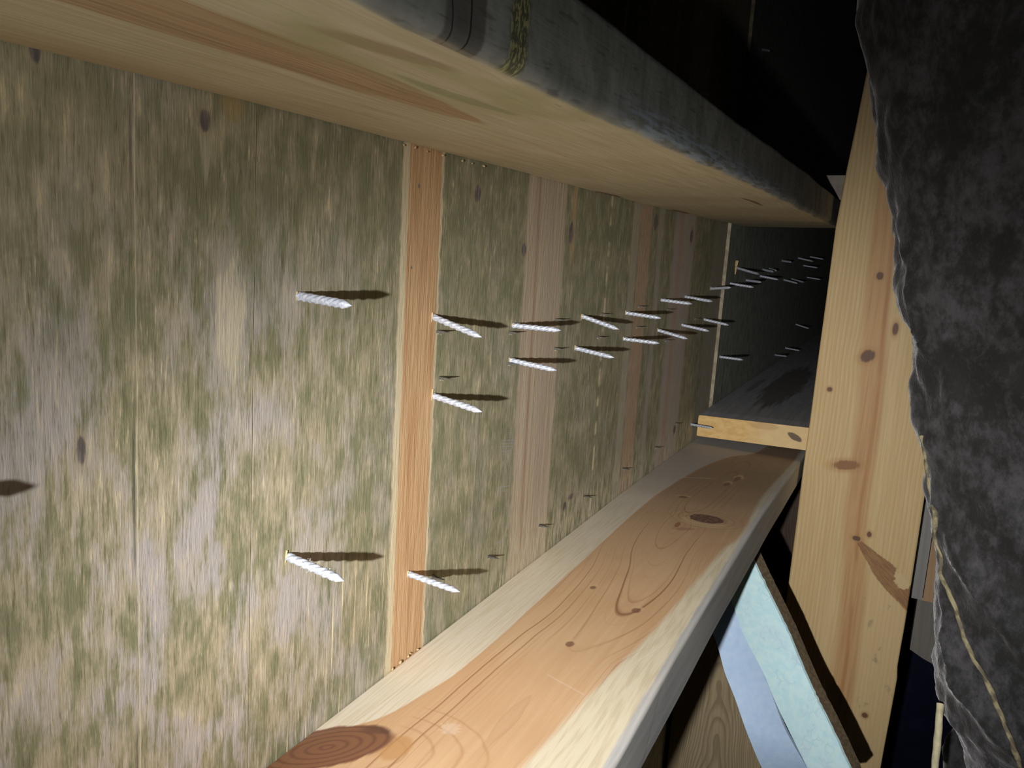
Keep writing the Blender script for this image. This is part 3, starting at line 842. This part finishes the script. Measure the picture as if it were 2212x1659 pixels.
def mat_bag():
    b = MatB('dusty_black_plastic')
    x, y, z = b.x, b.y, b.z
    n1 = b.noise(x * 22, y * 22, z * 22, detail=4)
    n2 = b.noise(x * 130, y * 130, z * 90, detail=5, rough=0.7)
    n3 = b.noise(x * 700, y * 700, z * 500, detail=2)
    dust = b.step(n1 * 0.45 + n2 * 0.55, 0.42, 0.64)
    lowz = b.step(z, 0.05, -0.12)  # darkens the upper bag and thins its dust: torch falloff painted into the colour
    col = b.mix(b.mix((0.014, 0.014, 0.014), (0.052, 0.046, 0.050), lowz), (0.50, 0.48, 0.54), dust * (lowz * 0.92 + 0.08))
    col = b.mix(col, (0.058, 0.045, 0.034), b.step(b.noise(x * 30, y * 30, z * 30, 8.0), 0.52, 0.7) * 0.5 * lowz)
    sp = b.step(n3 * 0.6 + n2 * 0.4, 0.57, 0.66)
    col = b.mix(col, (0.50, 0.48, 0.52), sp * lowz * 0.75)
    return b.out(col, 0.75, bump=n2 * 0.7 + n3 * 0.4, bstr=0.5, bdist=0.0015, spec=0.2,
                 Sheen_Weight=0.25, Sheen_Roughness=0.4)


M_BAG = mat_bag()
BO = Vector((0.45, 0.60, -0.31))
bagbm = bag_mesh(-0.335, 0.34, BAG, 0.60, 0.26, 0.10, cut=lambda x, ph: 0.048 - max(0, min(1, (x - 0.285) / 0.06)) * 0.046)
bvh = BVHTree.FromBMesh(bagbm)
cordpts = [(1960, 940), (1969, 985), (1978, 1050), (1990, 1115), (2003, 1160), (2016, 1200), (2030, 1238), (2046, 1275), (2060, 1310), (2072, 1348), (2084, 1385), (2098, 1418),
           (2112, 1440), (2128, 1468), (2142, 1502), (2160, 1545), (2176, 1585), (2190, 1622), (2203, 1662), (2214, 1700)]
cp = []
for px, py in cordpts:
    h = hit(bvh, px, py)[0]
    if h is None:
        h = hit(bvh, px + 14, py)[0] or hit(bvh, px + 28, py)[0]
    if h is not None:
        cp.append(h)
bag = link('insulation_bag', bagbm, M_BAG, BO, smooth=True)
tag(bag, 'big dusty black crumpled plastic wrapped bundle filling the right side', 'bundle')
BAG2 = [(-0.80, 0.345), (-0.52, 0.321), (-0.4485, 0.3155), (-0.4225, 0.3142), (-0.403, 0.3188), (-0.377, 0.333), (-0.34, 0.35)]
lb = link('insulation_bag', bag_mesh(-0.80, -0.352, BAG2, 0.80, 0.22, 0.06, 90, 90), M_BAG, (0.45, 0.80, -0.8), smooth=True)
tag(lb, 'lower dusty dark bundle under the big black one, at the bottom edge', 'bundle')


def cord_mesh(pts, r, twist=160.0, lobes=3, depth=0.28, n=None, seg=14, wob=0.0):
    L = dense(pts, n or len(pts) * 14)
    bm = bmesh.new(); loops = []; s = 0
    for i, p in enumerate(L):
        if i: s += (p - L[i - 1]).length
        t = (L[min(i + 1, len(L) - 1)] - L[max(i - 1, 0)]).normalized()
        a = t.orthogonal().normalized()
        ref = Vector((0, 1, 0)); a = (ref - t * ref.dot(t)).normalized(); b_ = t.cross(a)
        loops.append([p + (a * math.cos(q) + b_ * math.sin(q)) * r * (1 + wob * nz((s * 60, 1, 1)) + depth * math.cos(lobes * (q + s * twist)) * 0.5)
                      for q in [2 * math.pi * k / seg for k in range(seg)]])
    return loft(loops, bm)


M_CORD = mat_flat('tan_twisted_cord', (0.22, 0.19, 0.11), (0.10, 0.085, 0.055), 140, 0.7, bstr=0.4, lo=0.42, hi=0.6)
cp2 = [p - FWD * 0.0016 for p in cp]
cord = link('cord', cord_mesh(cp2, 0.0014, wob=0.5, depth=0.4), M_CORD, cp2[-1], smooth=True)
tag(cord, 'thin tan twisted cord running down over the big dusty bundle', 'cord')


def pix(px, py, Y):
    d = RIGHT * ((px - 1106) / F_PX) + DOWN * ((py - 829.5) / F_PX) + FWD
    return CAM_POS + d * (Y / d.y)


c2 = [pix(2031, 1520, 0.585), pix(2029, 1550, 0.58), pix(2026, 1590, 0.578), pix(2022, 1630, 0.576), pix(2018, 1670, 0.575), pix(2012, 1720, 0.575)]
cord2 = link('cord', cord_mesh(c2, 0.0023, depth=0.1, wob=0.2), mat_flat('pale_cord', (0.42, 0.38, 0.24), (0.34, 0.31, 0.2), 140, 0.6), c2[-1], smooth=True)
tag(cord2, 'short pale yellow cord end hanging below the big dusty bundle', 'cord')

# ================================================================= NAILS
def mat_nail():
    b = MatB('galvanised_steel')
    n = b.noise(b.x * 600, b.y * 600, b.z * 600, detail=3)
    col = b.mix((0.37, 0.40, 0.475), (0.52, 0.55, 0.62), b.step(n, 0.4, 0.6))
    return b.out(col, 0.5, bump=n, bstr=0.25, bdist=0.0005, spec=0.5, Metallic=0.25)


M_NAIL = mat_nail()
M_SPL = mat_flat('raw_splinter', (0.55, 0.42, 0.22), (0.42, 0.29, 0.13), 400)


def nail_bm(length, r, lobes=4, twist=400.0, depth=0.20):
    """a screw-shank nail along +X from the origin, pointed, with spiral flutes"""
    bm = bmesh.new(); loops = []
    n = 100; seg = 20
    for i in range(n + 1):
        s = -0.004 + (length + 0.004) * i / n
        rest = length - s
        k = 1.0 if rest > r * 2.6 else max(0.03, rest / (r * 2.6)) ** 0.8
        d = depth * max(0.0, min(1.0, (rest - r * 1.5) / (r * 3.0))) * (0.8 + 0.2 * math.sin(s * 900))
        loops.append([(s, math.cos(q) * r * k * (1 + d * math.cos(lobes * q + s * twist * 4)), math.sin(q) * r * k * (1 + d * math.cos(lobes * q + s * twist * 4)))
                      for q in [2 * math.pi * j / seg for j in range(seg)]])
    return loft(loops, bm)


def splinter_bm(h, wd, tk):
    """torn veneer fibre standing round a nail hole"""
    bm = bmesh.new()
    pts = []
    for i in range(9):
        t = i / 8
        ww = wd * math.sin(math.pi * (0.05 + 0.9 * t)) * (0.5 + 0.7 * random.random())
        zc = -h / 2 + h * t
        lift = tk * (0.3 + 0.7 * t)
        pts.append([(-0.0008, -ww, zc), (lift, -ww * 0.4, zc), (lift * 0.9, ww * 0.5, zc), (-0.0008, ww, zc)])
    return loft(pts, bm)


NAILS = [  # y, z of the hole, length, direction (dy, dz), shaft radius, splinter size, label
    (0.2944, -0.0303, 0.0300, -0.0025, -0.0014, 1.15, 1.0, 'thick nail point left of the orange strip, halfway up'),
    (0.2910, -0.1488, 0.0325, -0.0012, -0.0036, 1.15, 1.6, 'frosted nail point left of the orange strip, low down'),
    (0.3969, -0.1935, 0.0345, -0.0010, -0.0020, 1.0, 1.0, 'white nail point at the foot of the orange strip'),
    (0.4146, -0.0913, 0.0332, -0.0016, -0.0044, 1.0, 1.6, 'nail point on the right border of the orange strip, the lower of two'),
    (0.4102, -0.0456, 0.0330, -0.0014, -0.0081, 1.0, 1.3, 'nail point on the right border of the orange strip, the upper of two'),
    (0.5154, -0.0806, 0.0330, 0.0060, -0.0038, 1.0, 0.8, 'nail point crossing the pinkish strip, the lower of two'),
    (0.5162, -0.0570, 0.0330, 0.0085, -0.0006, 1.0, 0.5, 'nail point crossing the pinkish strip, the upper of two'),
    (0.6381, -0.0831, 0.0340, -0.0010, -0.0036, 1.0, 1.0, 'nail point right of the pinkish strip, the lower of two'),
    (0.6473, -0.0576, 0.0325, 0.0030, -0.0082, 1.0, 1.2, 'steeply dipping nail point right of the pinkish strip, the upper of two'),
    (0.7639, -0.0607, 0.0335, 0.0040, -0.0019, 1.0, 1.0, 'nail point over the red-brown strip, the upper of two'),
    (0.7637, -0.0852, 0.0340, 0.0060, -0.0010, 1.0, 0.7, 'nail point over the red-brown strip, the lower of two'),
    (0.8824, -0.0527, 0.0330, 0.0080, -0.0017, 1.0, 0.3, 'upper row nail point, second to the left of the sheet joint'),
    (0.9859, -0.0526, 0.0330, 0.0140, -0.0037, 1.0, 0.3, 'upper row nail point, next left of the one at the sheet joint'),
    (0.8808, -0.0848, 0.0330, 0.0070, -0.0069, 1.0, 0.6, 'lower row nail point, third to the left of the sheet joint'),
    (0.9838, -0.0857, 0.0325, 0.0040, -0.0044, 1.0, 0.3, 'lower row nail point, second to the left of the sheet joint'),
    (1.0990, -0.0856, 0.0325, 0.0060, -0.0050, 1.0, 0.3, 'lower row nail point whose tip crosses the sheet joint'),
    (1.1187, -0.0465, 0.0320, -0.0150, 0.0050, 1.0, 0.9, 'upper row nail point lying level across the sheet joint'),
    (1.2587, -0.0190, 0.0400, 0.0300, -0.0085, 1.0, 3.2, 'nail point beside a long splinter just past the sheet joint'),
    (1.2239, -0.0412, 0.0335, 0.0000, -0.0026, 1.0, 0.0, 'first low nail point past the sheet joint, under the long splinter'),
    (1.3466, -0.0383, 0.0300, -0.0200, -0.0010, 1.0, 0.0, None), (1.4900, -0.0224, 0.0290, -0.0300, -0.0034, 1.0, 0.0, None),
    (1.5575, -0.0210, 0.0260, -0.0400, -0.0050, 1.0, 0.0, None), (1.7018, -0.0063, 0.0280, -0.0300, -0.0023, 1.0, 0.0, None),
    (1.9423, 0.0012, 0.0330, 0.0100, -0.0056, 1.0, 0.0, None), (1.7566, -0.0433, 0.0310, -0.0120, -0.0054, 1.0, 0.0, None),
    (1.8706, -0.0429, 0.0330, 0.0300, -0.0080, 1.0, 0.0, None), (1.4700, -0.0330, 0.0310, 0.0000, -0.0040, 1.0, 0.0, None),
    (2.1600, 0.0060, 0.0320, 0.0000, -0.0040, 1.0, 0.0, None), (2.0500, -0.0150, 0.0320, 0.0000, -0.0030, 1.0, 0.0, None),
    (2.1500, -0.0430, 0.0320, 0.0000, -0.0030, 1.0, 0.0, None),
    (1.2040, -0.1443, 0.0330, 0.0030, -0.0008, 1.0, 0.0, 'single nail point low on the far sheet, right beside the joint'),
    (1.7606, -0.2064 + 0.012, 0.0290, -0.0200, 0.0020, 0.9, 0.0, 'dim nail point just above the far rafter, the nearer of two'),
    (1.9095, -0.2050 + 0.012, 0.0310, 0.0100, -0.0038, 0.9, 1.0, 'dim nail point just above the far rafter, the farther of two'),
    (2.0422, -0.1493, 0.0320, 0.0100, -0.0090, 0.9, 0.0, 'faint lone nail point midway down the far sheet near the post'),
    (1.0850, -0.2228, 0.0315, -0.0080, 0.0010, 0.9, 0.0, 'dark nail point in front of the yellow sawn rafter end'),
    (1.2726, 0.2852, 0.0280, -0.0500, -0.0150, 1.0, 0.0, 'faint nail point high in the dark bay above the upper rafter'),
]
R0 = 0.00165
base_bm = nail_bm(0.033, R0)
proto = None
FARLABS = ['dim nail point of the lower far row, nearest the long splinter', 'dim nail point of the upper far row, nearest the long splinter',
           'dim nail point of the upper far row, second beyond the long splinter', 'faint nail point of the upper far row, third beyond the long splinter',
           'faint nail point of the upper far row, fourth beyond the long splinter', 'faint nail point of the lower far row, second group, nearer one',
           'faint nail point of the lower far row, second group, farther one', 'dim nail point just above the nearest one of the lower far row',
           'topmost and farthest faint nail point of the upper far row', 'faint nail point hanging between the two far rows, close to the post',
           'farthest faint nail point of the lower far row, close to the post']
rnd = random.Random(3)
for i, (ny, nzv, ln, dy, dz, rs_, sp_, lab) in enumerate(NAILS):
    x0 = 0.0042 if ny > 1.187 else 0.0
    root = empty('nail', (x0, ny, nzv), label=lab or FARLABS.pop(0), cat='nail', group='nail points through the plywood' if lab else 'far crowded nail points')
    if proto is None:
        sh = link('shank', nail_bm(0.033, R0), M_NAIL, (0, 0, 0), None, smooth=True)
        proto = sh
    else:
        sh = proto.copy(); COL.objects.link(sh)
    sh.parent = root
    sh.location = (0, 0, 0)
    d = Vector((0.033, dy, dz)).normalized()
    sh.rotation_mode = 'QUATERNION'
    q = Vector((1, 0, 0)).rotation_difference(d)
    from mathutils import Quaternion
    sh.rotation_quaternion = q @ Quaternion((1, 0, 0), rnd.random() * 6)
    sh.scale = (ln / 0.033, rs_, rs_)
    if sp_ > 0:
        h = 0.0042 * sp_ if sp_ < 2 else 0.020
        s = link('splinter', splinter_bm(h, 0.0006 if sp_ < 2 else 0.004, 0.0009 if sp_ < 2 else 0.004), M_SPL, (0, 0, 0), None)
        s.parent = root
        s.location = (0, -0.0016 if sp_ < 2 else -0.010, -0.0008 + rnd.random() * 0.0016)
        s.rotation_euler = (math.radians(rnd.uniform(-8, 8)), 0, 0)

# the left-most nail stands outside the frame, only its shadow falls in the picture
root = empty('nail', (0, 0.1192, -0.0775), label='nail point past the left edge whose broad shadow shows', cat='nail', group='nail points through the plywood')
sh = proto.copy(); COL.objects.link(sh); sh.parent = root; sh.location = (0, 0, 0); sh.scale = (1, 1.3, 1.3); sh.rotation_quaternion = (1, 0, 0, 0)

# frost of lint on one nail
lint = bmesh.new()
rl = random.Random(11)
for k in range(46):
    t = rl.uniform(0.25, 0.85)
    c = Vector((0.0325 * t, -0.0012 * t, -0.0036 * t))
    d = Vector((rl.uniform(-1, 1) * 0.5, rl.uniform(-1, 1), rl.uniform(-0.5, 1))).normalized()
    p = c + d * 0.0016
    e = p + d * rl.uniform(0.0006, 0.0022) * math.sin(math.pi * t)
    mid = (p + e) / 2 + Vector((rl.uniform(-1, 1), rl.uniform(-1, 1), rl.uniform(-1, 1))) * 0.0006
    side = d.orthogonal().normalized() * 0.00006
    s2 = d.cross(side).normalized() * 0.00006
    loft([[q + side, q + s2, q - side, q - s2] for q in (p, mid, e)], lint)
low_nail = [o for o in COL.objects if o.name.startswith('nail') and abs(o.location.z + 0.1488) < 1e-5][0]
lo = link('lint', lint, mat_flat('grey_lint', (0.6, 0.58, 0.55), (0.5, 0.48, 0.46), 200), (0, 0, 0))
lo.parent = low_nail; lo.location = (0, 0, 0); lo['kind'] = 'stuff'; lo['label'] = 'wisp of pale lint clinging to the shank'

# ================================================================= STAPLES
def staple_leg_bm():
    bm = bmesh.new()
    pts = []
    for i in range(7):
        t = i / 6
        k = 1 - t * 0.85
        pts.append([(-0.001 + 0.0080 * t, -0.0013 * k + 0.0004 * t, -0.0006 * k), (-0.001 + 0.0080 * t, 0.0013 * k + 0.0004 * t, -0.0006 * k),
                    (-0.001 + 0.0080 * t, 0.0013 * k + 0.0004 * t, 0.0006 * k), (-0.001 + 0.0080 * t, -0.0013 * k + 0.0004 * t, 0.0006 * k)])
    return loft(pts, bm)


def tuft_bm(seed):
    r = random.Random(seed); bm = bmesh.new()
    for k in range(7):
        a = Vector((0, r.uniform(-0.0012, 0.0012), r.uniform(-0.0007, 0.0002)))
        e = a + Vector((r.uniform(0.0005, 0.0022), r.uniform(-0.0022, 0.0022), r.uniform(-0.0012, 0.0006)))
        s = Vector((0, 0.00022, 0)); u = Vector((0, 0, 0.00022))
        loft([[a - s - Vector((0.0004, 0, 0)), a + u, a + s, a - u], [e - s * 0.2, e + u * 0.2, e + s * 0.2, e - u * 0.2]], bm)
    return bm


M_ST = mat_flat('dull_staple_wire', (0.10, 0.09, 0.07), (0.05, 0.045, 0.035), 300, 0.6)
M_TUFT = mat_flat('torn_fibre', (0.50, 0.46, 0.36), (0.34, 0.3, 0.21), 500)
STAP = [([(0.4157, -0.0541), (0.4210, -0.0815)], 'pair of staple points just right of the orange strip'),
        ([(0.5110, -0.0613), (0.5128, -0.0826)], 'pair of staple points at the left edge of the pinkish strip'),
        ([(0.5912, -0.0571), (0.5936, -0.0795)], 'pair of staple points at the right edge of the pinkish strip'),
        ([(0.6922, -0.0580), (0.6887, -0.0778)], 'pair of staple points midway between pinkish and red-brown strips'),
        ([(0.8005, -0.0761), (0.8005, -0.0560)], 'pair of staple points on the red-brown strip'),
        ([(0.9100, -0.0640), (0.9152, -0.0984)], 'pair of staple points right of the red-brown strip'),
        ([(1.0440, -0.0814)], 'staple point close to the sheet joint'),
        ([(0.4250, -0.2053)], 'staple point under the shadow of the nail at the foot of the orange strip'),
        ([(0.5008, -0.2164)], 'staple point just above the lower rafter, nearest the orange strip'),
        ([(0.5891, -0.2192)], 'staple point just above the lower rafter on the pinkish strip'),
        ([(0.6891, -0.2207)], 'staple point just above the lower rafter, beside two dark knots'),
        ([(0.7981, -0.2192)], 'staple point just above the lower rafter on the red-brown strip'),
        ([(0.9155, -0.2202)], 'staple point just above the lower rafter, second from its far end'),
        ([(1.0000, -0.2070)], 'staple point just above the lower rafter, nearest its far end')]
sleg = stuft = None
for legs, lab in STAP:
    root = empty('staple', (0, legs[0][0], legs[0][1]), label=lab, cat='staple', group='staple points through the plywood')
    for (sy, sz) in legs:
        if sleg is None:
            a = link('leg', staple_leg_bm(), M_ST); t = link('torn_fibre', tuft_bm(1), M_TUFT); sleg, stuft = a, t
        else:
            a = sleg.copy(); t = stuft.copy(); COL.objects.link(a); COL.objects.link(t)
        a.parent = root; a.location = (0, sy - legs[0][0], sz - legs[0][1]); a.scale = (1.15, 1.3, 1.7)
        t.parent = a; t.location = (0, 0.0005, -0.0004); t.scale = (0.6, 0.6, 0.45)

# ================================================================= CRUMBS ALONG THE JOINTS
M_CR = mat_flat('wood_crumb', (0.55, 0.42, 0.24), (0.36, 0.25, 0.13), 300)


def crumb_bm(seed):
    bm = bmesh.new(); r = random.Random(seed)
    bmesh.ops.create_icosphere(bm, subdivisions=2, radius=1)
    for v in bm.verts:
        v.co *= 1 + 0.35 * nz((v.co.x * 1.7 + seed, v.co.y * 1.7, v.co.z * 1.7))
        v.co = Vector((v.co.x * 0.8, v.co.y * 1.2, v.co.z * 0.7))
    return bm


crumbs = [(0.3815, 0.0438, 1.0), (0.394, 0.0433, 0.7), (0.410, 0.0432, 1.0), (0.4320, 0.0428, 1.1), (0.444, 0.0426, 0.9), (0.458, 0.0425, 1.2), (0.371, 0.0438, 0.8),
          (0.3820, -0.2452, 1.0), (0.3900, -0.2446, 1.3), (0.3985, -0.2448, 1.0), (0.4090, -0.2450, 0.9), (0.4010, -0.2440, 0.7)]
cproto = None
rc = random.Random(5)
for cy, cz, sc_ in crumbs:
    top = cz > 0
    if cproto is None:
        o = link('wood_crumb', crumb_bm(3), M_CR, smooth=True); cproto = o
    else:
        o = cproto.copy(); COL.objects.link(o)
    s_ = 0.0008 * sc_
    o.location = (0.0010 + s_ * 0.3, cy, cz - 0.0006 if top else cz - 0.0002)
    o.scale = (s_, s_, s_); o.rotation_euler = (rc.random() * 6, rc.random(), rc.random() * 6)
    tag(o, 'tiny tan wood crumb caught under the upper rafter by the orange strip' if top else 'tiny tan wood crumb on the lower rafter at the foot of the orange strip',
        'wood crumb', 'crumbs under the upper rafter' if top else 'crumbs on the lower rafter')
